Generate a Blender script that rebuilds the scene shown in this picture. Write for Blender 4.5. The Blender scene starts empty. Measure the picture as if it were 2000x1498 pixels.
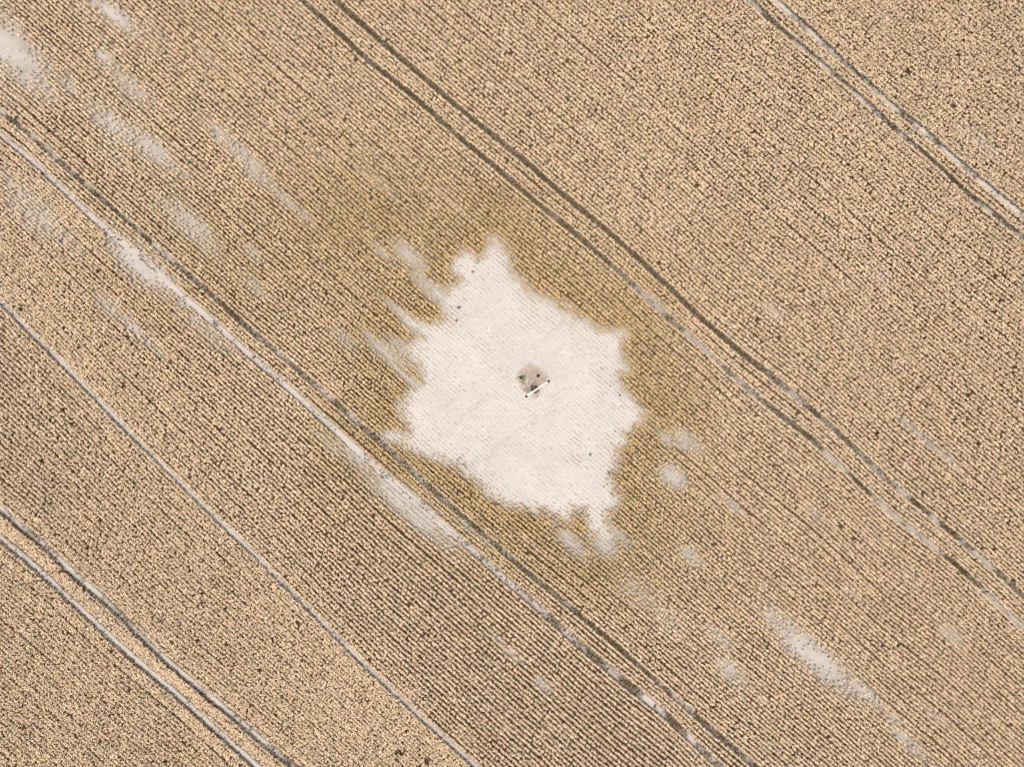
import bpy, bmesh, math, random
import numpy as np
from mathutils import Vector, Matrix

# ------------------------------------------------------------------ camera, sky, sun, exposure
S = 0.05                 # metres per photo pixel on the ground
CX, CY = 1000.0, 749.0   # photo centre (pixels)
ALT = 67.5               # drone altitude in metres
sc = bpy.context.scene
C = sc.collection
cam_d = bpy.data.cameras.new('camera')
cam_d.sensor_width = 36.0
cam_d.lens = 36.0 * ALT / (2000 * S)
cam_d.clip_start = 0.5
cam_d.clip_end = 6000
cam = bpy.data.objects.new('camera', cam_d)
cam.location = (0, 0, ALT)
cam.rotation_euler = (0, 0, 0)
C.objects.link(cam)
sc.camera = cam

SUN_EL, SUN_AZ = math.radians(82), math.radians(200)
w = bpy.data.worlds.new('World')
sc.world = w
w.use_nodes = True
wn = w.node_tree.nodes
sky = wn.new('ShaderNodeTexSky')
sky.sky_type = 'NISHITA'
sky.sun_disc = False
sky.sun_elevation = SUN_EL
sky.sun_rotation = SUN_AZ
sky.air_density = 0.7
sky.dust_density = 6.0
sky.ozone_density = 0.6
w.node_tree.links.new(sky.outputs[0], wn['Background'].inputs[0])
wn['Background'].inputs[1].default_value = 0.085
sl = bpy.data.lights.new('sun', 'SUN')
sl.energy = 2.0
sl.angle = math.radians(14)
sl.color = (1.0, 0.93, 0.84)
so = bpy.data.objects.new('sun', sl)
d = Vector((math.sin(SUN_AZ) * math.cos(SUN_EL), math.cos(SUN_AZ) * math.cos(SUN_EL), math.sin(SUN_EL)))
so.rotation_euler = d.to_track_quat('Z', 'Y').to_euler()
so.location = (0, 0, 80)
C.objects.link(so)
sc.view_settings.view_transform = 'Standard'
sc.view_settings.look = 'None'
sc.view_settings.gamma = 1
sc.view_settings.use_curve_mapping = False
sc.view_settings.exposure = 0.40
sc.cycles.max_bounces = 5
sc.cycles.diffuse_bounces = 3

rng = np.random.default_rng(7)
random.seed(5)

# ------------------------------------------------------------------ helpers
def W(px, py, z=0.0):
    """photo pixel -> world point at height z"""
    k = (ALT - z) / ALT
    return ((px - CX) * S * k, (CY - py) * S * k, z)

def tag(o, label=None, cat=None, group=None, kind=None):
    if label: o['label'] = label
    if cat: o['category'] = cat
    if group: o['group'] = group
    if kind: o['kind'] = kind
    return o

def vnoise(x, y, seed=0):
    """smooth value noise in 0..1 on a unit lattice"""
    xi = np.floor(x).astype(np.int64); yi = np.floor(y).astype(np.int64)
    xf = x - xi; yf = y - yi
    def h(a, b):
        n = (a * 374761393 + b * 668265263 + seed * 1442695041) & 0xFFFFFFFF
        n = ((n ^ (n >> 13)) * 1274126177) & 0xFFFFFFFF
        return ((n ^ (n >> 16)) & 0xFFFF) / 65535.0
    u = xf * xf * (3 - 2 * xf); v = yf * yf * (3 - 2 * yf)
    return (h(xi, yi) * (1 - u) + h(xi + 1, yi) * u) * (1 - v) + (h(xi, yi + 1) * (1 - u) + h(xi + 1, yi + 1) * u) * v

def fnoise(x, y, seed=0, o=3):
    t = 0; a = 1; s = 0
    for i in range(o):
        t = t + a * vnoise(x * 2 ** i, y * 2 ** i, seed + 17 * i); s += a; a *= 0.55
    return t / s

def sm(a, b, x):
    t = np.clip((x - a) / (b - a), 0, 1)
    return t * t * (3 - 2 * t)

def np_mesh(name, verts, faces_flat, loop_tot, mat, attrs=None):
    me = bpy.data.meshes.new(name)
    nv = len(verts); nl = len(faces_flat); nf = len(loop_tot)
    me.vertices.add(nv); me.vertices.foreach_set('co', verts.astype(np.float32).ravel())
    me.loops.add(nl); me.loops.foreach_set('vertex_index', faces_flat.astype(np.int32))
    me.polygons.add(nf)
    st = np.zeros(nf, np.int32); st[1:] = np.cumsum(loop_tot)[:-1]
    me.polygons.foreach_set('loop_start', st)
    me.update(calc_edges=True)
    for k, v in (attrs or {}).items():
        if v.ndim == 1:
            a = me.attributes.new(k, 'FLOAT', 'POINT'); a.data.foreach_set('value', v.astype(np.float32))
        else:
            a = me.attributes.new(k, 'FLOAT_COLOR', 'POINT')
            c = np.ones((nv, 4), np.float32); c[:, :v.shape[1]] = v
            a.data.foreach_set('color', c.ravel())
    if mat: me.materials.append(mat)
    o = bpy.data.objects.new(name, me)
    C.objects.link(o)
    return o

def bm_obj(name, bm, mat, parent=None, smooth=False):
    me = bpy.data.meshes.new(name); bm.to_mesh(me); bm.free()
    me.materials.append(mat)
    if smooth:
        for p in me.polygons: p.use_smooth = True
    o = bpy.data.objects.new(name, me); C.objects.link(o)
    if parent: o.parent = parent
    return o

def mat_simple(name, col, rough=0.8, noise=None, scale=8.0, bump=0.0, metal=0.0):
    m = bpy.data.materials.new(name); m.use_nodes = True
    nt = m.node_tree; b = nt.nodes['Principled BSDF']
    b.inputs['Roughness'].default_value = rough; b.inputs['Metallic'].default_value = metal
    tc = nt.nodes.new('ShaderNodeTexCoord'); n = nt.nodes.new('ShaderNodeTexNoise')
    n.inputs['Scale'].default_value = scale; n.inputs['Detail'].default_value = 5
    nt.links.new(tc.outputs['Object'], n.inputs['Vector'])
    mx = nt.nodes.new('ShaderNodeMix'); mx.data_type = 'RGBA'
    mx.inputs[6].default_value = (*col, 1); mx.inputs[7].default_value = (*(noise or [c * 0.7 for c in col]), 1)
    nt.links.new(n.outputs['Fac'], mx.inputs[0]); nt.links.new(mx.outputs[2], b.inputs['Base Color'])
    if bump:
        bp = nt.nodes.new('ShaderNodeBump'); bp.inputs['Strength'].default_value = bump
        nt.links.new(n.outputs['Fac'], bp.inputs['Height']); nt.links.new(bp.outputs[0], b.inputs['Normal'])
    return m

def mat_attr(name, rough=0.85):
    """colour of each leaf read from the plant's own colour attribute"""
    m = bpy.data.materials.new(name); m.use_nodes = True
    nt = m.node_tree; b = nt.nodes['Principled BSDF']
    b.inputs['Roughness'].default_value = rough
    b.inputs['Specular IOR Level'].default_value = 0.25
    a = nt.nodes.new('ShaderNodeAttribute'); a.attribute_name = 'tint'
    nt.links.new(a.outputs['Color'], b.inputs['Base Color'])
    return m

# ------------------------------------------------------------------ wheel tracks traced as guide curves of the drill rows
TR = [
 [(1517,0),(1590,70),(1670,140),(1748,210),(1820,268),(1903,343),(2000,420)],
 [(1470,7),(1526,60),(1610,126),(1684,193),(1733,240),(1814,307),(1890,379),(1992,459)],
 [(653,0),(723,63),(796,126),(873,193),(950,256),(1021,312),(1101,382),(1178,445),(1266,522),(1307,563),(1370,623),(1440,682),(1496,728),(1545,766),(1615,826),(1679,886),(1752,952),(1819,1008),(1885,1061),(1923,1094),(2000,1166)],
 [(600,10),(660,63),(719,119),(796,179),(845,221),(908,277),(986,343),(1056,403),(1126,459),(1196,519),(1307,623),(1370,675),(1440,742),(1517,805),(1580,854),(1650,917),(1714,980),(1766,1022),(1841,1078),(1934,1166),(2000,1224)],
 [(0,217),(53,259),(91,294),(168,361),(245,428),(333,507),(414,574),(491,647),(533,679),(589,728),(666,794),(700,826),(760,877),(817,931),(874,982),(916,1018),(978,1072),(1038,1124),(1108,1180),(1196,1253),(1297,1341),(1361,1398),(1405,1436),(1476,1494)],
 [(0,263),(70,319),(140,389),(196,438),(263,494),(350,574),(421,633),(466,675),(526,724),(596,787),(648,833),(700,880),(745,922),(830,995),(915,1068),(986,1131),(1038,1173),(1126,1253),(1192,1309),(1300,1394),(1344,1436),(1394,1486)],
 [(0,588),(70,658),(130,717),(210,801),(266,858),(351,942),(431,1022),(456,1043),(526,1113),(596,1183),(677,1264),(761,1345),(845,1422),(926,1495)],
 [(0,994),(77,1057),(140,1117),(210,1176),(273,1239),(322,1288),(375,1331),(456,1397),(508,1443),(561,1485)],
 [(0,1050),(77,1113),(147,1180),(217,1246),(280,1299),(351,1359),(435,1436),(501,1495)],
]
X0, X1, DX = -260.0, 2260.0, 4.0
XS = np.arange(X0, X1 + DX, DX)
def curve(pts):
    p = np.array(pts, float)
    y = np.interp(XS, p[:, 0], p[:, 1])
    a = p[min(3, len(p) - 1)] - p[0]; b = p[-1] - p[-min(4, len(p))]
    sa = 0.5 * a[1] / a[0] + 0.44; sb = 0.5 * b[1] / b[0] + 0.44
    y = np.where(XS < p[0, 0], p[0, 1] + (XS - p[0, 0]) * sa, y)
    y = np.where(XS > p[-1, 0], p[-1, 1] + (XS - p[-1, 0]) * sb, y)
    k = np.exp(-0.5 * (np.arange(-12, 13) / 4.5) ** 2); k /= k.sum()
    yp = np.concatenate([y[0] + (np.arange(-12, 0)) * DX * sa, y, y[-1] + np.arange(1, 13) * DX * sb])
    return np.convolve(yp, k, 'valid')
TC = [curve(t) for t in TR]
SP = 7.5                                   # row spacing in photo pixels
def gap(a, b, pa, pb):
    lo = max(pa[0][0], pb[0][0]); hi = min(pa[-1][0], pb[-1][0])
    if hi <= lo + 50: lo, hi = min(pa[0][0], pb[0][0]), max(pa[-1][0], pb[-1][0])
    m = (XS >= lo) & (XS <= hi)
    sl_ = np.gradient(0.5 * (a + b), DX)
    return np.mean(((b - a) / np.sqrt(1 + sl_ ** 2))[m])
TV = [0.0]
for i in range(1, len(TC)):
    TV.append(TV[-1] + max(3, round(gap(TC[i - 1], TC[i], TR[i - 1], TR[i]) / SP)))
# outermost guides, parallel to the first and last track
nU, nL = 105, 60
for k, n_ in ((0, -nU), (-1, nL)):
    base = TC[k]; sl_ = np.gradient(base, DX)
    sl_ = np.convolve(np.pad(sl_, 40, 'edge'), np.ones(81) / 81, 'valid')
    ex = base + n_ * SP * np.sqrt(1 + sl_ ** 2)
    if n_ < 0: TC.insert(0, ex); TV.insert(0, TV[0] - nU)
    else: TC.append(ex); TV.append(TV[-1] + nL)
TCA = np.array(TC); TVA = np.array(TV, float)
TRK = list(range(1, 10))                    # indices of the real wheel tracks in TCA

def y_of_row(v):
    """y(x) of the drill row with number v"""
    i = int(np.clip(np.searchsorted(TVA, v) - 1, 0, len(TVA) - 2))
    f = (v - TVA[i]) / (TVA[i + 1] - TVA[i])
    return TCA[i] * (1 - f) + TCA[i + 1] * f

def row_of(px, py):
    """row number (float) of any pixel"""
    px = np.asarray(px, float); py = np.asarray(py, float)
    xi = np.clip((px - X0) / DX, 0, len(XS) - 1.001); i0 = xi.astype(int); f = xi - i0
    cols = TCA[:, i0] * (1 - f) + TCA[:, i0 + 1] * f
    out = TVA[0] + (py - cols[0]) / (SP * 1.33)
    for k in range(len(TVA) - 1):
        m = (py >= cols[k])
        out = np.where(m, TVA[k] + (py - cols[k]) / (cols[k + 1] - cols[k]) * (TVA[k + 1] - TVA[k]), out)
    return out

# ------------------------------------------------------------------ where the crop grows, where the soil is bare
CLEAR = [(964,466),(979,480),(990,510),(997,534),(1018,555),(1040,576),(1070,588),(1088,600),(1115,609),(1127,624),(1169,645),(1217,651),(1211,684),
 (1223,714),(1205,744),(1226,768),(1241,790),(1257,808),(1254,820),(1241,829),(1217,844),(1223,862),(1196,877),(1205,907),(1190,931),(1193,955),
 (1206,979),(1187,1000),(1181,1024),(1193,1049),(1178,1062),(1154,1030),(1145,994),(1121,988),(1112,1015),(1091,1009),(1060,997),(1015,991),
 (991,988),(967,970),(946,949),(922,928),(892,904),(868,901),(820,889),(793,874),(760,859),(735,852),(748,846),(799,844),(793,820),(778,793),
 (802,765),(812,758),(826,748),(822,722),(806,700),(785,685),(792,676),(811,669),(820,654),(803,638),(795,622),(820,632),(835,636),(874,624),(862,591),(845,570),
 (872,574),(892,558),(907,546),(886,522),(893,505),(915,492),(935,505),(949,501),(957,482)]
BARE = [ # cx, cy, half length along the row, half width across, how bare
 (12,95,62,26,1.15),(48,140,55,22,.75),(15,55,40,16,.6),(215,22,48,12,.95),(200,110,15,9,.9),(250,165,45,14,.6),(133,165,16,9,.7),(215,240,40,15,.8),
 (293,288,45,14,.85),(345,330,25,9,.5),(430,262,35,11,.6),(480,310,50,11,.7),(497,334,25,12,.65),(370,438,48,17,.7),(400,478,35,11,.5),
 (320,400,25,9,.5),(555,388,40,6,.65),(590,420,20,8,.55),(490,492,22,8,.6),(498,560,30,9,.5),(65,415,65,26,.62),(115,455,55,20,.45),(20,360,40,20,.5),
 (275,520,62,19,1.05),(335,568,45,13,.6),(205,595,30,13,.6),(250,632,35,8,.75),(285,665,42,8,.55),(395,640,55,13,.5),(380,600,90,9,.5),
 (800,500,26,11,.95),(745,492,20,8,.6),(830,556,26,9,.8),(855,570,25,8,.8),(750,685,30,10,.95),(725,662,24,7,.6),(790,735,38,4.5,1.),(780,610,32,5,1.),(668,660,30,10,.45),
 (775,670,18,6,.7),(800,990,72,17,1.15),(860,1030,40,12,.7),(745,950,30,14,.7),(690,890,38,11,.75),(645,868,28,9,.6),(925,1032,28,9,.75),(905,1015,20,8,.6),
 (1315,932,20,13,1.),(1342,862,24,12,.75),(1300,855,22,9,.5),(1350,1087,20,10,.8),(1118,1062,28,12,.8),(1182,1066,24,16,.8),(1215,1050,24,9,.5),
 (1592,1283,72,17,1.1),(1688,1350,38,8,.9),(1525,1218,38,14,.65),(1740,1398,30,8,.5),(1427,1312,26,12,.8),(1455,1335,20,8,.5),(1405,1245,30,12,.45),(1250,1160,55,22,.4),
 (1295,1205,45,18,.4),(1860,1240,22,9,.7),(1060,1338,14,7,.8),(1000,1278,20,7,.6),(975,1250,16,6,.5),(1800,852,62,4,.7),(1850,895,30,7,.5),(1720,540,16,9,.5),(1510,607,16,7,.6),
 (1925,285,48,8,.5),(1780,1455,38,10,.6),(1830,1400,40,6,.4),(1665,1160,16,8,.4),(1288,596,24,6,.8),(655,1355,22,9,.4),(735,350,40,7,.35),(620,300,30,6,.3),
 (1590,1000,25,9,.4),(1430,985,20,6,.6),(45,1240,16,8,.3),(880,395,40,4,.4),(300,1240,30,8,.35),(335,1195,35,7,.3)]

def poly_sd(px, py, poly):
    """signed distance (pixels), negative inside"""
    P = np.array(poly, float); dmin = np.full(px.shape, 1e9); ins = np.zeros(px.shape, bool)
    for i in range(len(P)):
        a = P[i]; b = P[(i + 1) % len(P)]; ab = b - a
        t = np.clip(((px - a[0]) * ab[0] + (py - a[1]) * ab[1]) / (ab @ ab), 0, 1)
        dd = np.hypot(px - a[0] - t * ab[0], py - a[1] - t * ab[1]); dmin = np.minimum(dmin, dd)
        c = ((a[1] > py) != (b[1] > py)) & (px < (b[0] - a[0]) * (py - a[1]) / (b[1] - a[1] + 1e-9) + a[0])
        ins ^= c
    return np.where(ins, -dmin, dmin)

GX0, GY0, GD = -200, -200, 3.0
gx = np.arange(GX0, 2201, GD); gy = np.arange(GY0, 1701, GD)
GXX, GYY = np.meshgrid(gx, gy)
TH = math.atan(0.88); ct, st_ = math.cos(TH), math.sin(TH)
U = GXX * ct + GYY * st_; V = -GXX * st_ + GYY * ct
sd = np.full(GXX.shape, 300.0)
bx = (GXX > 600) & (GXX < 1400) & (GYY > 350) & (GYY < 1200)
sd[bx] = poly_sd(GXX[bx], GYY[bx], CLEAR)
sd_n = sd + (fnoise(U / 26, V / 5, 3) - 0.5) * 30
F_clear = 1 - sm(-12, 9, sd_n)
F_bare = np.zeros(GXX.shape)
for (cx, cy, hl, hw, s_) in BARE:
    du = (GXX - cx) * ct + (GYY - cy) * st_; dv = -(GXX - cx) * st_ + (GYY - cy) * ct
    F_bare = np.maximum(F_bare, s_ * np.exp(-((du / hl) ** 2 + (dv / hw) ** 2) * 0.42))
F_bare = np.clip(F_bare * (0.62 + 0.75 * fnoise(U / 14, V / 6, 9)), 0, .93)
# thin stand in the whole upper left, lower right streaks
thin = 0.26 * sm(0.5, 0.75, fnoise(U / 130, V / 26, 21)) * sm(1100, 300, GXX * 0.7 + GYY)
thin = np.maximum(thin, 0.2 * sm(0.52, 0.8, fnoise(U / 110, V / 20, 23)) * sm(1500, 2300, GXX * 0.6 + GYY))
F_bare = np.maximum(F_bare, thin)
F_vig = np.clip(sm(-18, 30, sd_n) ** .8 * (1 - F_bare), 0, 1)
def samp(F, px, py):
    x = np.clip((px - GX0) / GD, 0, len(gx) - 1.01); y = np.clip((py - GY0) / GD, 0, len(gy) - 1.01)
    i = x.astype(int); j = y.astype(int); fx = x - i; fy = y - j
    return (F[j, i] * (1 - fx) + F[j, i + 1] * fx) * (1 - fy) + (F[j + 1, i] * (1 - fx) + F[j + 1, i + 1] * fx) * fy
# browner, more olive stand around the clearing and to its upper left
F_brown = np.exp(-((GXX - 720) / 230) ** 2 - ((GYY - 430) / 150) ** 2) * .85
F_brown = np.maximum(F_brown, np.exp(-(np.maximum(sd, 0) / 140) ** 2))
F_brown = np.maximum(F_brown, .6 * np.exp(-((GXX - 1270) / 110) ** 2 - ((GYY - 1000) / 150) ** 2))
F_brown = np.maximum(F_brown, .5 * np.exp(-((GXX - 430) / 220) ** 2 - ((GYY - 520) / 160) ** 2))
F_brown *= 0.7 + 0.5 * fnoise(U / 60, V / 30, 31)
F_fringe = np.exp(-((sd_n - 10) / 16) ** 2) * (sd < 60)

# ------------------------------------------------------------------ ground sheet
POLE_PX = (1044.5, 757.7); POLE_H = 9.0
PLOT = [(1034,708),(1052,722),(1074,738),(1060,756),(1047,777),(1026,765),(1009,740),(1020,724)]
TD = {1: (.10, .14), 2: (.32, .32), 3: (1.0, .45), 4: (.92, .38), 5: (.38, .62), 6: (.06, .36), 7: (.03, .03), 8: (.12, .12), 9: (.03, .04)}
TPALE = {1: 1.1, 2: .8, 3: .8, 4: .8, 5: .8, 6: 1.25, 7: 1.05, 8: 1.15, 9: 1.3}
TBRK = {3: 1520, 4: 1250, 5: 960, 6: 1060}
def track_dark(k, xs):
    d0, d1 = TD[k]; f = sm(-60, 60, xs - TBRK.get(k, 1000)); dd = d0 * (1 - f) + d1 * f
    nz = fnoise(xs / 30, np.full(xs.shape, k * 7.3), 100 + k)
    return np.clip(dd + (nz - .5) * 2.2 * np.clip(dd * (1.1 - dd) * 4, 0, 1), 0, 1)
def ground():
    inner_x = np.arange(-62, 62.01, 0.2); inner_y = np.arange(-48, 48.01, 0.2)
    outer = np.array([70, 90, 130, 220, 450, 1000, 2500.0])
    xs = np.concatenate([-outer[::-1], inner_x, outer]); ys = np.concatenate([-outer[::-1], inner_y, outer])
    XX, YY = np.meshgrid(xs, ys); px = XX / S + CX; py = CY - YY / S
    n = XX.size; nx = len(xs); ny = len(ys)
    pc = np.clip(px, X0, X1); rv = row_of(pc.ravel(), py.ravel()).reshape(px.shape)
    pcx = np.clip(px, GX0, 2199); pcy = np.clip(py, GY0, 1699)
    clear = samp(F_clear, pcx, pcy); bare = samp(F_bare, pcx, pcy)
    plot = 1 - sm(-3, 4, poly_sd(px.ravel(), py.ravel(), PLOT).reshape(px.shape) + (fnoise(px / 5, py / 5, 77) - .5) * 5)
    # passes worked round the pole: square rings
    a = math.atan2(-30, 45); dx = px - 1040; dy = py - 742
    p = dx * math.cos(a) + dy * math.sin(a); q = -dx * math.sin(a) + dy * math.cos(a)
    ring = np.maximum(np.abs(p), np.abs(q))
    rm = (1 - sm(62, 80, ring + (fnoise(px / 25, py / 25, 61) - .5) * 30))
    z = (fnoise(XX / 9, YY / 9, 41) - 0.5) * 0.10 * (np.abs(XX) < 65) * (np.abs(YY) < 50)
    z = z + plot * 0.05
    i = np.arange(n).reshape(ny, nx)
    f = np.stack([i[:-1, :-1], i[:-1, 1:], i[1:, 1:], i[1:, :-1]], -1).reshape(-1, 4)
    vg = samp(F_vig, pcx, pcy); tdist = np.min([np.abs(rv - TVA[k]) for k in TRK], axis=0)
    shade_litter_mask = sm(.5, .95, vg) * sm(.6, 1.05, tdist)  # darkens soil under the dense stand in place of shade between rows
    for k in TRK:
        near = 1 - sm(.5, .95, np.abs(rv - TVA[k]))
        bare = np.maximum(bare, (1 - sm(.6, 1.0, np.abs(rv - TVA[k]))) * (1 - track_dark(k, pc)) * TPALE[k] * (.8 + .4 * fnoise(pc / 40, rv, 410)))
        shade_litter_mask = np.maximum(shade_litter_mask, near * track_dark(k, pc) * (1 - clear) * .85)
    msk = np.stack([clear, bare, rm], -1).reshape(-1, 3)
    m = bpy.data.materials.new('dry_soil'); m.use_nodes = True
    nt = m.node_tree; L = nt.links; N = nt.nodes.new; b = nt.nodes['Principled BSDF']
    b.inputs['Roughness'].default_value = 0.95; b.inputs['Specular IOR Level'].default_value = 0.1
    def attr(nm):
        a_ = N('ShaderNodeAttribute'); a_.attribute_name = nm; return a_
    def math_(op, a_, b_=None, cl=False):
        x = N('ShaderNodeMath'); x.operation = op; x.use_clamp = cl
        for k, s_ in enumerate((a_, b_)):
            if s_ is None: continue
            if isinstance(s_, (int, float)): x.inputs[k].default_value = s_
            else: L.new(s_, x.inputs[k])
        return x.outputs[0]
    def mix(f_, c1, c2):
        x = N('ShaderNodeMix'); x.data_type = 'RGBA'
        L.new(f_, x.inputs[0]) if not isinstance(f_, float) else setattr(x.inputs[0], 'default_value', f_)
        for k, c_ in ((6, c1), (7, c2)):
            if isinstance(c_, tuple): x.inputs[k].default_value = (*c_, 1)
            else: L.new(c_, x.inputs[k])
        return x.outputs[2]
    geo = N('ShaderNodeNewGeometry')
    def noise(scale, det=4, vec=None, rough=.6):
        x = N('ShaderNodeTexNoise'); x.inputs['Scale'].default_value = scale; x.inputs['Detail'].default_value = det
        x.inputs['Roughness'].default_value = rough
        L.new(vec or geo.outputs['Position'], x.inputs['Vector']); return x.outputs['Fac']
    def ramp(f_, a_, b_):
        x = N('ShaderNodeMapRange'); x.interpolation_type = 'SMOOTHSTEP'
        x.inputs[1].default_value = a_; x.inputs[2].default_value = b_; L.new(f_, x.inputs[0]); return x.outputs[0]
    mk = attr('mask'); sep = N('ShaderNodeSeparateColor'); L.new(mk.outputs['Color'], sep.inputs[0])
    clr, bar, rng_ = sep.outputs[0], sep.outputs[1], sep.outputs[2]
    rvn = attr('rowv').outputs['Fac']; rgn = attr('ring').outputs['Fac']; plt = attr('plot').outputs['Fac']
    w1 = math_('COSINE', math_('MULTIPLY', rvn, 2 * math.pi))
    w2 = math_('COSINE', math_('MULTIPLY', rgn, 2 * math.pi / 7.0))
    wv = N('ShaderNodeMix'); wv.data_type = 'FLOAT'; L.new(rng_, wv.inputs[0]); L.new(w1, wv.inputs[2]); L.new(w2, wv.inputs[3])
    wave = ramp(wv.outputs[0], -0.5, 1.0)
    # stretched vector along the rows, for broken dashes
    mp = N('ShaderNodeMapping'); mp.inputs['Rotation'].default_value = (0, 0, math.radians(41)); mp.inputs['Scale'].default_value = (0.5, 1.6, 1)
    L.new(geo.outputs['Position'], mp.inputs['Vector'])
    dash = ramp(noise(1.3, 4, mp.outputs[0]), 0.42, 0.62)
    big = ramp(noise(0.16, 3), 0.36, 0.62)
    furrow = math_('MULTIPLY', math_('MULTIPLY', wave, dash), math_('ADD', math_('MULTIPLY', big, 0.75), 0.25))
    fine = noise(9.0, 6, rough=.75)
    pale = mix(ramp(noise(0.22, 4), 0.3, 0.7), (0.59, 0.562, 0.53), (0.66, 0.632, 0.60))
    pale = mix(ramp(fine, 0.3, 0.72), mix(0.5, (0.42, 0.395, 0.36), pale), pale)
    pale = mix(math_('MULTIPLY', furrow, 0.29), pale, (0.42, 0.37, 0.31))
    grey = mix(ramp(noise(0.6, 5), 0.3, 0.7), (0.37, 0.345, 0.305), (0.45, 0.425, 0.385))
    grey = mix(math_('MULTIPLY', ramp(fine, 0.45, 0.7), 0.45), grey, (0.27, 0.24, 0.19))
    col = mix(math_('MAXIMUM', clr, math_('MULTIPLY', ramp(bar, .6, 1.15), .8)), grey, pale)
    shade_litter = mix(ramp(noise(2.5, 5), 0.35, 0.65), (0.06, 0.038, 0.018), (0.16, 0.105, 0.055))  # dark brown: painted shade between crop rows, plus residue in the tracks
    col = mix(math_('MULTIPLY', attr('shade_litter').outputs['Fac'], 0.95), col, shade_litter)
    weedy = mix(ramp(noise(1.6, 5), 0.42, 0.6), (0.54, 0.46, 0.40), (0.42, 0.40, 0.35))
    col = mix(math_('MULTIPLY', plt, 0.7), col, weedy)
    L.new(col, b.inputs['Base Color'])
    bp = N('ShaderNodeBump'); bp.inputs['Strength'].default_value = 0.7; bp.inputs['Distance'].default_value = 0.05
    L.new(math_('ADD', math_('MULTIPLY', furrow, -0.8), math_('MULTIPLY', fine, 0.9)), bp.inputs['Height'])
    L.new(bp.outputs[0], b.inputs['Normal'])
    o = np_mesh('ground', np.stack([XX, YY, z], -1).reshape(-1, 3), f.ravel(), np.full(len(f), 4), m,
                {'mask': msk, 'rowv': rv.ravel(), 'ring': ring.ravel(), 'plot': plot.ravel(), 'shade_litter': shade_litter_mask.ravel()})
    tag(o, 'pale dry soil of the field, bright and bare around the pole', None, None, 'structure')
    return o
def ground_z(px, py):
    X = (np.asarray(px) - CX) * S; Y = (CY - np.asarray(py)) * S
    return (fnoise(X / 9, Y / 9, 41) - 0.5) * 0.10
ground()

# ------------------------------------------------------------------ leafy geometry
def blades(P, az, z0, L, wd, droop, col, rise=0.0, r0=0.01):
    """arched blades: 5 vertices, quad + tip triangle. P (n,3) root positions, other arrays (n,)"""
    n = len(P)
    dx, dy = np.cos(az), np.sin(az)
    v = np.empty((n, 5, 3))
    hx, hy = -dy * wd * 0.5, dx * wd * 0.5
    for k, (r, zz, ww) in enumerate(((r0, z0, .55), (L * .55, z0 + rise, 1.0))):
        v[:, 2 * k, 0] = P[:, 0] + dx * r + hx * ww; v[:, 2 * k, 1] = P[:, 1] + dy * r + hy * ww; v[:, 2 * k, 2] = P[:, 2] + zz
        v[:, 2 * k + 1, 0] = P[:, 0] + dx * r - hx * ww; v[:, 2 * k + 1, 1] = P[:, 1] + dy * r - hy * ww; v[:, 2 * k + 1, 2] = P[:, 2] + zz + wd * rng.uniform(-.4, .4, n)
    v[:, 4, 0] = P[:, 0] + dx * L; v[:, 4, 1] = P[:, 1] + dy * L; v[:, 4, 2] = np.maximum(P[:, 2] + z0 - droop, P[:, 2] + 0.015)
    base = np.arange(n)[:, None] * 5
    f = np.concatenate([base + np.array([0, 2, 3, 1]), base + np.array([2, 4, 3])], 1)
    return v.reshape(-1, 3), f.ravel(), np.tile([4, 3], n), np.repeat(col, 5, 0)

def join(parts):
    vs, fs, ls, cs = [], [], [], []; off = 0
    for v, f, l, c in parts:
        vs.append(v); fs.append(f + off); ls.append(l); cs.append(c); off += len(v)
    return np.concatenate(vs), np.concatenate(fs), np.concatenate(ls), np.concatenate(cs)

crop_mat = mat_attr('ripe_crop_leaves')

# ------------------------------------------------------------------ the crop, plant by plant along its drill rows
WIDE = {1: 1.4, 2: 0.3, 3: 0.9, 4: 0.3, 5: 0.2, 6: 2.0, 7: 1.0, 8: 4.2, 9: 4.4}    # extra pixels each side of a track
rows = []
GW = {int(v): 1.0 for v in np.cumsum(rng.integers(4, 15, 60)) + int(TVA[0])}   # seeder gaps: some drills stand wider apart
for v in range(int(TVA[0]) + 1, int(TVA[-1])):
    if any(abs(v - TVA[k]) < 0.5 for k in TRK): continue
    y = y_of_row(v)
    for k in TRK:
        dvr = v - TVA[k]
        if abs(dvr) < 3.5: y = y + np.sign(dvr) * (WIDE[k] + 2.6 * (vnoise(XS / 45, np.full(XS.shape, k * 5.1), 400 + int(dvr > 0)) - .5)) * 1.33 * (1 - (abs(dvr) - 1) / 3.0)
    y = y + (fnoise(XS / 70, np.full(XS.shape, v * 3.7), 300) - .5) * 3.0 + 0.9 * GW.get(v, 0) * sm(.45, .7, vnoise(XS / 260, np.full(XS.shape, v * 1.9), 301)) - 0.9 * GW.get(v + 1, 0) * sm(.45, .7, vnoise(XS / 260, np.full(XS.shape, (v + 1) * 1.9), 301))
    seg = np.hypot(DX, np.diff(y)); L_ = np.concatenate([[0], np.cumsum(seg)])
    s_ = np.arange(rng.uniform(0, 6), L_[-1], 3.3)
    s_ = s_ + rng.normal(0, 1.0, len(s_))
    x_ = np.interp(s_, L_, XS); y_ = np.interp(x_, XS, y)
    m = (x_ > -170) & (x_ < 2170) & (y_ > -170) & (y_ < 1670)
    if m.any(): rows.append(np.stack([x_[m], y_[m], np.full(m.sum(), float(v))], 1))
PL = np.concatenate(rows)
PL[:, :2] += rng.normal(0, 0.45, (len(PL), 2))
px, py = PL[:, 0], PL[:, 1]
vig = samp(F_vig, px, py)
keep = rng.random(len(px)) < np.clip(vig ** 1.15 * 1.35 - .01, 0, .995)
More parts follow.
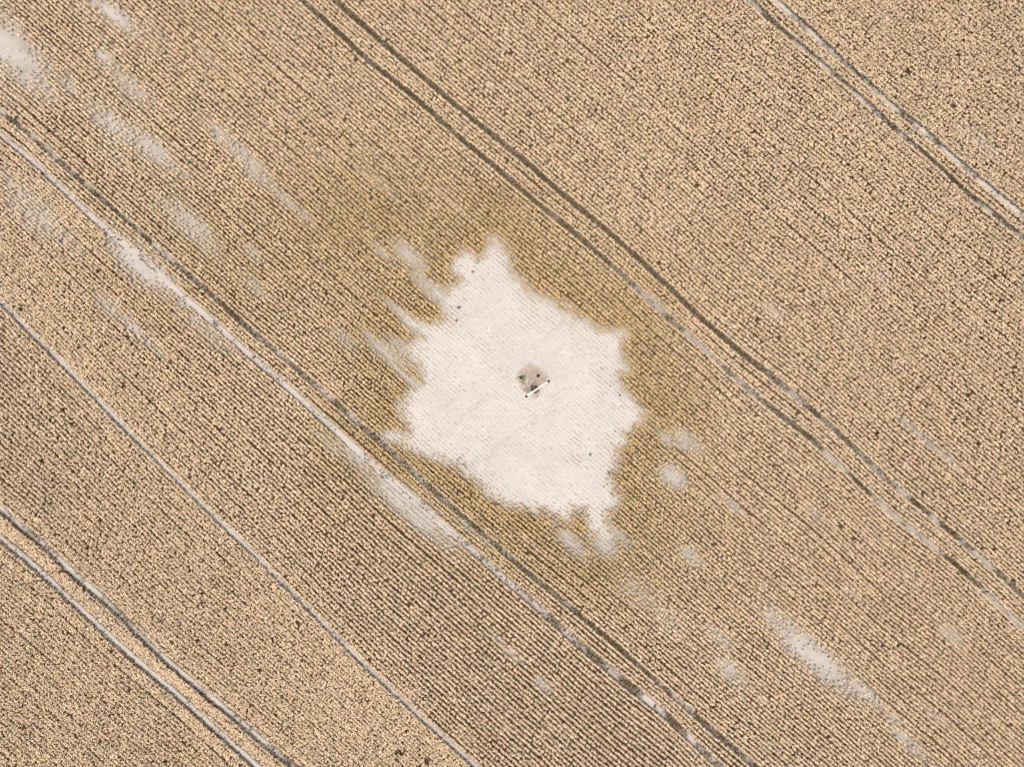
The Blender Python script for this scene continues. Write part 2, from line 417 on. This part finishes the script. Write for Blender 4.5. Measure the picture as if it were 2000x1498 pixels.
# here and there a few plants are missing
gapn = vnoise(px / 9, py / 9, 91)
keep &= ~((gapn > 0.93) & (rng.random(len(px)) < .7))
PL = PL[keep]; px, py = PL[:, 0], PL[:, 1]; vig = vig[keep]
n = len(PL); print('plants', n)
H = (0.30 + 0.32 * np.clip(vig * 1.15, 0, 1)) * rng.uniform(.86, 1.12, n) * (0.92 + 0.16 * fnoise(px / 60, py / 60, 55))
brown = samp(F_brown, px, py); fringe = samp(F_fringe, px, py)
kk = (ALT - 0.45) / ALT
root = np.stack([(px - CX) * S * kk, (CY - py) * S * kk, ground_z(px, py)], 1)
rowang = math.atan(-0.88)
# plant colours
t = rng.random((n, 1))
straw = np.array([.75, .565, .36]) * (1 - t) + np.array([.81, .645, .455]) * t
olive = np.array([.50, .36, .14]); gold = np.array([.78, .50, .21]); pink = np.array([.78, .53, .38])
c0 = straw * (1 - .7 * brown[:, None]) + olive * .7 * brown[:, None]
fr = (fringe * rng.uniform(.3, 1, n))[:, None]; c0 = c0 * (1 - .45 * fr) + gold * .45 * fr
pk = ((rng.random(n) < .10) * .6)[:, None]; c0 = c0 * (1 - pk) + pink * pk
gr = ((rng.random(n) < .05) * .5)[:, None]; c0 = c0 * (1 - gr) + np.array([.36, .37, .26]) * gr
edge = sm(350, 1150, np.hypot(px - CX, py - CY))[:, None]
c0 = c0 * rng.uniform(.85, 1.1, (n, 1))
size = 0.50 + 0.55 * np.clip(vig * 1.3, 0, 1)
parts = []
close = 0.98 + 0.30 * fnoise(px / 34, py / 34, 58) + 0.62 * (fnoise((px * ct + py * st_) / 7, PL[:, 2] * 1.0, 59, 2) - .5)
NB = 8
for b_ in range(NB):
    az = rng.uniform(0, 2 * math.pi, n)
    Lb = rng.uniform(.10, .20, n) * size * close
    # leaves spread a little more along the row than across it
    al = np.abs(np.cos(az - rowang)); Lb *= 0.92 + 0.12 * al
    z0 = H * rng.uniform(.72, 1.0, n)
    cc = c0 * rng.uniform(.72, 1.22, (n, 1))
    parts.append(blades(root, az, z0, Lb, rng.uniform(.04, .075, n), rng.uniform(.0, .08, n), cc, rise=rng.uniform(-.01, .04, n)))
sv = np.clip(vig * 1.5 - .2, 0, 1)[:, None]; stem_shade_c = np.array([.05, .036, .016]) * sv + np.array([.30, .22, .12]) * (1 - sv)  # lowest leaves near black where dense: shade between rows put into colour
for b_ in range(2):
    az = rng.uniform(0, 2 * math.pi, n)
    parts.append(blades(root, az, H * rng.uniform(.4, .8, n), rng.uniform(.08, .15, n) * size, rng.uniform(.05, .09, n), rng.uniform(.05, .25, n), c0 * rng.uniform(.7, 1.05, (n, 1))))
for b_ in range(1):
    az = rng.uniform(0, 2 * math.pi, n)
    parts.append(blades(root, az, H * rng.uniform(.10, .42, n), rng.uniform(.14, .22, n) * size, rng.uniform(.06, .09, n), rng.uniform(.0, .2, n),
                        stem_shade_c * rng.uniform(.6, 1.5, (n, 1))))
v_, f_, l_, c_ = join(parts)
crop = np_mesh('ripe_crop', v_, f_, l_, crop_mat, {'tint': c_})
tag(crop, 'ripe straw coloured crop standing in close drill rows around the bare patch', 'crop', None, 'stuff')

# ------------------------------------------------------------------ dark dead weeds and residue in the wheel tracks and under the crop
def weeds():
    Q = []
    for k in TRK:
        y = TCA[k]; m = (XS > -170) & (XS < 2170) & (y > -170) & (y < 1670)
        xs = np.repeat(XS[m], 9); ys = np.interp(xs, XS, y)
        xs = xs + rng.uniform(-2, 2, len(xs)); ys = np.interp(xs, XS, y)
        off = rng.normal(0, 3.6, len(xs))
        kp = rng.random(len(xs)) < track_dark(k, xs) * (1 - .8 * samp(F_clear, xs, ys))
        Q.append(np.stack([xs + off * .66, ys - off * .75], 1)[kp])
    Q = np.concatenate(Q); n = len(Q); print('track weeds', n)
    root = np.stack([(Q[:, 0] - CX) * S * .995, (CY - Q[:, 1]) * S * .995, ground_z(Q[:, 0], Q[:, 1])], 1)
    t = rng.random((n, 1)); c = np.array([.06, .04, .018]) * (1 - t) + np.array([.12, .10, .055]) * t
    g = (rng.random((n, 1)) < .15); c = np.where(g, np.array([.30, .22, .12]), c)
    ps = []
    for b_ in range(5):
        ps.append(blades(root, rng.uniform(0, 6.28, n), rng.uniform(.03, .28, n), rng.uniform(.07, .17, n), rng.uniform(.03, .07, n), rng.uniform(0, .12, n), c * rng.uniform(.6, 1.4, (n, 1))))
    v, f, l, cc = join(ps)
    o = np_mesh('track_weeds', v, f, l, crop_mat, {'tint': cc})
    tag(o, 'low dark brown weeds and dead leaves lining the wheel tracks', 'weeds', None, 'stuff')
weeds()

# ------------------------------------------------------------------ sparse stubble and stunted seedlings on the bare soil
def stubble():
    n = 90000
    x = rng.uniform(-60, 2060, n); y = rng.uniform(-60, 1560, n)
    x[:45000] = rng.uniform(720, 1270, 45000); y[:45000] = rng.uniform(455, 1075, 45000)
    cl = samp(F_clear, x, y); ba = samp(F_bare, x, y)
    # snap to the drill rows
    rv = row_of(x, y); off = (np.round(rv) - rv) * rng.uniform(.6, 1, n) * SP * 1.33
    y = y + off
    edge = np.exp(-(samp(sd, x, y) / 26.) ** 2)
    nz = fnoise(x / 45, y / 45, 12)
    p = np.where(cl > .5, .12 + .8 * edge * nz + .3 * sm(.55, .7, nz), np.clip(ba * 1.2, 0, 1))
    kp = (rng.random(n) < p) & ((cl > .3) | (ba > .35))
    x, y, edge = x[kp], y[kp], edge[kp]; n = len(x); print('stubble', n)
    root = np.stack([(x - CX) * S, (CY - y) * S, ground_z(x, y)], 1)
    t = rng.random((n, 1)); c = np.array([.42, .36, .27]) * (1 - t) + np.array([.30, .27, .19]) * t
    g = (rng.random((n, 1)) < .25 * edge[:, None]); c = np.where(g, np.array([.50, .31, .14]), c)
    ps = []
    for b_ in range(3):
        az = rng.normal(rowang, .7, n) + rng.integers(0, 2, n) * math.pi
        ps.append(blades(root, az, rng.uniform(.02, .08, n), rng.uniform(.05, .13, n), rng.uniform(.015, .04, n), rng.uniform(0, .05, n), c * rng.uniform(.7, 1.3, (n, 1))))
    v, f, l, cc = join(ps)
    o = np_mesh('stubble', v, f, l, crop_mat, {'tint': cc})
    tag(o, 'thin dry stubble and withered seedlings scattered over the bare soil', 'stubble', None, 'stuff')
stubble()

# ------------------------------------------------------------------ weeds of the unworked plot round the pole
def plot_weeds():
    n = 5200
    x = rng.uniform(1003, 1080, n); y = rng.uniform(702, 785, n)
    s_ = poly_sd(x, y, PLOT); nz = fnoise(x / 7, y / 7, 71)
    kp = rng.random(n) < np.clip(.7 - sm(-6, 6, s_) * .7, 0, 1) * (.0 + .75 * nz)
    x, y, nz = x[kp], y[kp], nz[kp]; n = len(x)
    green = np.exp(-((x - 1021) / 10) ** 2 - ((y - 739) / 9) ** 2) + np.exp(-((x - 1031) / 9) ** 2 - ((y - 762) / 6) ** 2) + .6 * np.exp(-((x - 1044) / 8) ** 2 - ((y - 757) / 7) ** 2)
    root = np.stack([(x - CX) * S, (CY - y) * S, ground_z(x, y) + .04], 1)
    t = rng.random((n, 1)); c = np.array([.56, .40, .30]) * (1 - t) + np.array([.60, .54, .42]) * t
    gm = rng.random(n) < green * .75; c[gm] = np.array([.15, .19, .11]) * rng.uniform(.6, 1.6, (gm.sum(), 1))
    ps = []
    for b_ in range(5):
        ps.append(blades(root, rng.uniform(0, 6.28, n), rng.uniform(.04, .22, n), rng.uniform(.06, .14, n), rng.uniform(.02, .05, n), rng.uniform(0, .12, n), c * rng.uniform(.6, 1.35, (n, 1))))
    v, f, l, cc = join(ps)
    o = np_mesh('dry_weeds', v, f, l, crop_mat, {'tint': cc})
    tag(o, 'reddish brown and green weeds on the small unworked plot under the pole', 'weeds', None, 'stuff')
plot_weeds()

# ------------------------------------------------------------------ tyre prints pressed in the bare soil
def tyre_tracks():
    m = mat_simple('pressed_soil', (0.56, 0.525, 0.49), 0.95, (0.50, 0.465, 0.43), 3.0, .2)
    paths = [[(842,862),(880,838),(912,806),(960,770)], [(918,912),(960,882),(1000,850),(1040,826),(1090,800)], [(905,922),(948,898),(985,874)],
             [(1060,668),(1090,640),(1112,604)], [(1080,690),(1112,664),(1128,626)], [(1130,745),(1172,726),(1210,700)], [(820,830),(860,800),(900,772)],
             [(1165,790),(1190,752),(1205,735)]]
    bm = bmesh.new()
    for ip, p in enumerate(paths):
        P = np.array(p, float); sg = np.hypot(*np.diff(P, axis=0).T); Lc = np.concatenate([[0], np.cumsum(sg)])
        for s_ in np.arange(0, Lc[-1], 3.6):
            if vnoise(np.array([s_ / 14]), np.array([ip * 3.1]), 5)[0] < .33: continue
            x = np.interp(s_, Lc, P[:, 0]); y = np.interp(s_, Lc, P[:, 1])
            x2 = np.interp(s_ + 1, Lc, P[:, 0]); y2 = np.interp(s_ + 1, Lc, P[:, 1])
            if s_ + 1 > Lc[-1]: continue
            a = math.atan2(-(y2 - y), x2 - x)
            for sd_ in (-1, 1):
                ang = a + sd_ * math.radians(48)
                ctr = Vector(W(x, y)) + Vector((math.cos(a + sd_ * math.pi / 2), math.sin(a + sd_ * math.pi / 2), 0)) * .13
                M = Matrix.Translation(ctr + Vector((0, 0, float(ground_z(np.array([x]), np.array([y]))[0]) + .004))) @ Matrix.Rotation(ang, 4, 'Z')
                hl, hw, h = .15, .028, .022
                vs = [bm.verts.new(M @ Vector(c)) for c in ((-hl, -hw, -.01), (hl, -hw, -.01), (hl, hw, -.01), (-hl, hw, -.01), (-hl * .9, -hw * .5, h), (hl * .9, -hw * .5, h), (hl * .9, hw * .5, h), (-hl * .9, hw * .5, h))]
                for q in ((4, 5, 6, 7), (0, 1, 5, 4), (1, 2, 6, 5), (2, 3, 7, 6), (3, 0, 4, 7)): bm.faces.new([vs[k] for k in q])
    o = bm_obj('tyre_tracks', bm, m)
    tag(o, 'chevron tyre prints pressed across the bare soil', None, None, 'structure')
tyre_tracks()

# ------------------------------------------------------------------ power pole
def tube(bm, p0, p1, r0, r1, seg=14, caps=True):
    p0, p1 = Vector(p0), Vector(p1); ax = (p1 - p0).normalized()
    u = ax.orthogonal().normalized(); v = ax.cross(u)
    R = []
    for p, r in ((p0, r0), (p1, r1)):
        R.append([bm.verts.new(p + (u * math.cos(a) + v * math.sin(a)) * r) for a in [2 * math.pi * i / seg for i in range(seg)]])
    for i in range(seg):
        j = (i + 1) % seg; bm.faces.new((R[0][i], R[0][j], R[1][j], R[1][i]))
    if caps: bm.faces.new(R[0][::-1]); bm.faces.new(R[1])
def lathe(bm, prof, M, seg=16):
    prev = None
    for (r, z) in prof:
        ring = [bm.verts.new(M @ Vector((r * math.cos(2 * math.pi * i / seg), r * math.sin(2 * math.pi * i / seg), z))) for i in range(seg)]
        if prev:
            for i in range(seg):
                j = (i + 1) % seg; bm.faces.new((prev[i], prev[j], ring[j], ring[i]))
        else: bm.faces.new(ring[::-1])
        prev = ring
    bm.faces.new(prev)
def box(bm, M, sx, sy, sz, bev=.008):
    r = bmesh.ops.create_cube(bm, size=1, matrix=M @ Matrix.Diagonal((sx, sy, sz, 1)))
    es = list({e for v in r['verts'] for e in v.link_edges})
    bmesh.ops.bevel(bm, geom=es, offset=bev, segments=2, affect='EDGES')

wood = mat_simple('weathered_wood', (0.16, 0.135, 0.11), .9, (0.08, 0.065, 0.05), 14, .3)
arm_m = mat_simple('pale_painted_steel', (0.80, 0.82, 0.82), .5, (0.68, 0.70, 0.70), 5)
ins_m = mat_simple('dark_glazed_ceramic', (0.05, 0.05, 0.055), .3, (0.09, 0.08, 0.07), 20)
steel = mat_simple('galvanised_steel', (0.42, 0.43, 0.44), .45, (0.3, 0.31, 0.32), 30, 0, .6)
wire_m = mat_simple('aluminium_wire', (0.78, 0.78, 0.76), .5, (0.7, 0.7, 0.68), 2)
e1 = Vector(W(1025.3, 771.3, POLE_H)); e2 = Vector(W(1070.0, 741.3, POLE_H)); mid = (e1 + e2) / 2
top = Vector(W(1044.8, 757.6, POLE_H))
axis = (e2 - e1).normalized(); perp = Vector((axis.y, -axis.x, 0)); arm_len = (e2 - e1).length
ang = math.atan2(axis.y, axis.x)
pole = bpy.data.objects.new('utility_pole', None); C.objects.link(pole); pole.location = (top.x, top.y, 0)
tag(pole, 'utility pole with white crossarm and dark insulators, standing in the bare patch', 'utility pole')
bm = bmesh.new(); tube(bm, (0, 0, -.3), (0, 0, POLE_H + .12), .15, .10, 18)
bm_obj('mast', bm, wood, pole, True)
bm = bmesh.new()
off = (mid - top); off.z = 0
Marm = Matrix.Translation(Vector((off.x, off.y, POLE_H - .1)) + perp * .16) @ Matrix.Rotation(ang, 4, 'Z')
box(bm, Marm, arm_len + .06, .125, .11, .012)
bm_obj('crossarm', bm, arm_m, pole)
bm = bmesh.new()
for s_ in (-1, 1):
    a = Vector((0, 0, POLE_H - .85)) + perp * .12; b = Vector((off.x, off.y, POLE_H - .17)) + perp * .16 + axis * s_ * .62
    tube(bm, a, b, .018, .018, 8)
bm_obj('brace', bm, steel, pole)
bm = bmesh.new(); tube(bm, (0, 0, POLE_H - .22), (0, 0, POLE_H + .02), .118, .118, 18); tube(bm, perp * -.16 + Vector((0, 0, POLE_H - .1)), perp * .3 + Vector((0, 0, POLE_H - .1)), .014, .014, 8)
bm_obj('bracket', bm, steel, pole)
prof = [(.02, 0), (.02, .10), (.06, .10), (.115, .13), (.12, .15), (.06, .18), (.10, .21), (.105, .23), (.05, .26), (.075, .29), (.075, .34), (.045, .37)]
tips = []
for s_ in (-1, 0, 1):
    if s_: base = Vector((off.x, off.y, POLE_H - .05)) + perp * .16 + axis * s_ * (arm_len / 2 - .03)
    else: base = Vector((0, 0, POLE_H + .11))
    bm = bmesh.new(); lathe(bm, prof, Matrix.Translation(base))
    bm_obj('insulator', bm, ins_m, pole, True)
    tips.append(Vector((top.x, top.y, 0)) + base + Vector((0, 0, .33)))
# three conductors over the field
names = ['thin power line over the lower left insulator of the crossarm', 'thin power line over the middle insulator on the pole top', 'thin power line over the upper right insulator of the crossarm']
for k, tp in enumerate(tips):
    bm = bmesh.new(); prev = None; seg = 8; span = 90.0
    ts = np.concatenate([np.linspace(-span, -2, 45), [0], np.linspace(2, span, 45)])
    r = .006
    for t_ in ts:
        u = abs(t_) / span; sag = -4 * 1.6 * u * (1 - u)
        c = tp + perp * t_ + Vector((0, 0, sag))
        ring = [bm.verts.new(c + axis * r * math.cos(2 * math.pi * i / 6) + Vector((0, 0, r * math.sin(2 * math.pi * i / 6)))) for i in range(6)]
        if prev:
            for i in range(6): bm.faces.new((prev[i], prev[(i + 1) % 6], ring[(i + 1) % 6], ring[i]))
        prev = ring
    o = bm_obj('power_line', bm, wire_m)
    tag(o, names[k], 'power line', 'power lines carried by the pole')

# ------------------------------------------------------------------ single weeds one can point at
def tuft(name, px_, py_, r, h, nb, col, label, cat, group):
    n = nb; a = rng.uniform(0, 6.28, n); rr = r * np.sqrt(rng.random(n)) * .55
    P = np.stack([np.cos(a) * rr, np.sin(a) * rr, np.zeros(n)], 1)
    c = np.array(col) * rng.uniform(.55, 1.5, (n, 1))
    v, f, l, cc = blades(P, rng.uniform(0, 6.28, n), rng.uniform(.1, 1, n) * h, rng.uniform(.3, .6, n) * r + .03, rng.uniform(.03, .06, n), rng.uniform(0, .5, n) * h, c)
    o = np_mesh(name, v, f, l, crop_mat, {'tint': cc})
    wx, wy, _ = W(px_, py_, h * .6); o.location = (wx, wy, float(ground_z(np.array([px_]), np.array([py_]))[0]) + .03)
    tag(o, label, cat, group)
g1 = 'weeds growing under the pole'; g2 = 'lone weeds on the bare soil'
tuft('weed', 1017.5, 737, .20, .35, 130, (.035, .065, .03), 'dark green weed at the left corner of the plot under the pole', 'weed', g1)
tuft('weed', 1051, 734, .19, .35, 120, (.035, .04, .02), 'round dark weed above the crossarm, beside the upper right of the plot', 'weed', g1)
tuft('bush', 1045, 760.5, .42, .6, 420, (.045, .055, .035), 'dark grey green bush at the foot of the pole', 'bush', None)
tuft('weed', 1025.5, 733.5, .08, .2, 40, (.05, .05, .035), 'tiny dark weed above right of the green corner weed', 'weed', g1)
tuft('weed', 1022, 741, .20, .25, 90, (.16, .22, .12), 'pale green weed right of the dark green corner weed', 'weed', g1)
tuft('weed', 1211, 772, .09, .2, 40, (.05, .05, .04), 'tiny dark weed on bare soil by the right edge of the clearing', 'weed', g2)
tuft('weed', 933, 511, .32, .2, 60, (.30, .36, .25), 'pale green spreading weed in the upper tip of the clearing', 'weed', g2)
tuft('weed', 923.5, 531, .14, .2, 45, (.16, .15, .09), 'small olive weed just below the pale green spreading weed', 'weed', g2)
tuft('weed', 896, 601, .20, .22, 60, (.15, .17, .11), 'grey green weed near the upper left edge of the clearing', 'weed', g2)
tuft('weed', 891.5, 626, .10, .2, 40, (.10, .09, .06), 'small dark weed below the grey green weed at the left edge', 'weed', g2)
tuft('weed', 1153, 888, .16, .2, 50, (.14, .20, .10), 'small green weed in the lower right of the clearing', 'weed', g2)
tuft('weed', 1189, 923, .20, .25, 60, (.16, .14, .09), 'olive brown weed beside the crop at the lower right edge', 'weed', g2)
tuft('weed', 1218, 914, .16, .25, 50, (.12, .14, .07), 'olive weed among the crop right of the clearing', 'weed', g2)

# ------------------------------------------------------------------ white stones on the bare soil
stone_m = mat_simple('white_limestone', (0.86, 0.84, 0.80), .8, (0.74, 0.71, 0.66), 9, .3)
ST = [(955,644,.14,'bright stone well above left of the pole, in the upper clearing'),
 (1026,630,.11,'small bright stone straight above the pole, in the upper clearing'),
 (943,716,.15,'bright stone left of the plot, level with its top corner'),
 (935,736,.12,'stone just below the bright stone left of the plot'),
 (961,737,.13,'stone halfway between the plot and the stones on its left'),
 (928,782,.16,'large pale stone below left of the plot'),
 (895,788,.13,'pale stone left of the large pale one below the plot'),
 (817,808,.15,'white stone near the left edge of the clearing, beside the crop'),
 (945,837,.19,'largest white stone, in the middle of the lower clearing'),
 (1033,831,.17,'yellowish stone straight below the pole'),
 (1040,687,.13,'pale stone just above the plot under the pole'),
 (1014,558,.10,'small stone near the crop at the upper right edge of the clearing'),
 (898,838,.11,'small stone left of the largest white stone'),
 (1021,849,.11,'small stone just below the yellowish stone'),
 (1060,931,.12,'stone in the lower clearing, above the crop tongue'),
 (1044,933,.11,'stone left of the one above the crop tongue'),
 (1119,928,.12,'stone toward the lower right edge of the clearing'),
 (1133,961,.11,'lowest stone at the lower right of the clearing'),
 (972,927,.11,'stone near the lower left edge, beside the drill rows'),
 (867,811,.11,'small stone between the left edge stone and the pale ones'),
 (1210,790,.11,'stone by the right edge of the clearing below the dark weed'),
 (1064,651,.10,'small stone above right of the plot, among tyre prints'),
 (900,548,.10,'small stone in the upper left of the clearing near the crop edge'),
 (545,332,.10,'lone stone among thin crop in the upper left of the field')]
for (x, y, r, lb) in ST:
    bm = bmesh.new(); bmesh.ops.create_icosphere(bm, subdivisions=2, radius=1)
    sx, sy, sz = r * random.uniform(.8, 1.2) * .8, r * random.uniform(.6, .95) * .8, r * .5
    ph = random.random() * 9
    for v in bm.verts:
        k = 1 + .22 * math.sin(v.co.x * 3.1 + ph) * math.cos(v.co.y * 2.7 - ph) + random.uniform(-.06, .06)
        v.co = Vector((v.co.x * sx * k, v.co.y * sy * k, max(v.co.z, -.6) * sz * k))
    o = bm_obj('stone', bm, stone_m)
    o.location = (*W(x, y)[:2], float(ground_z(np.array([x]), np.array([y]))[0]) + sz * .45); o.rotation_euler = (0, 0, random.uniform(0, 3))
    tag(o, lb, 'stone', 'white stones lying in the field')
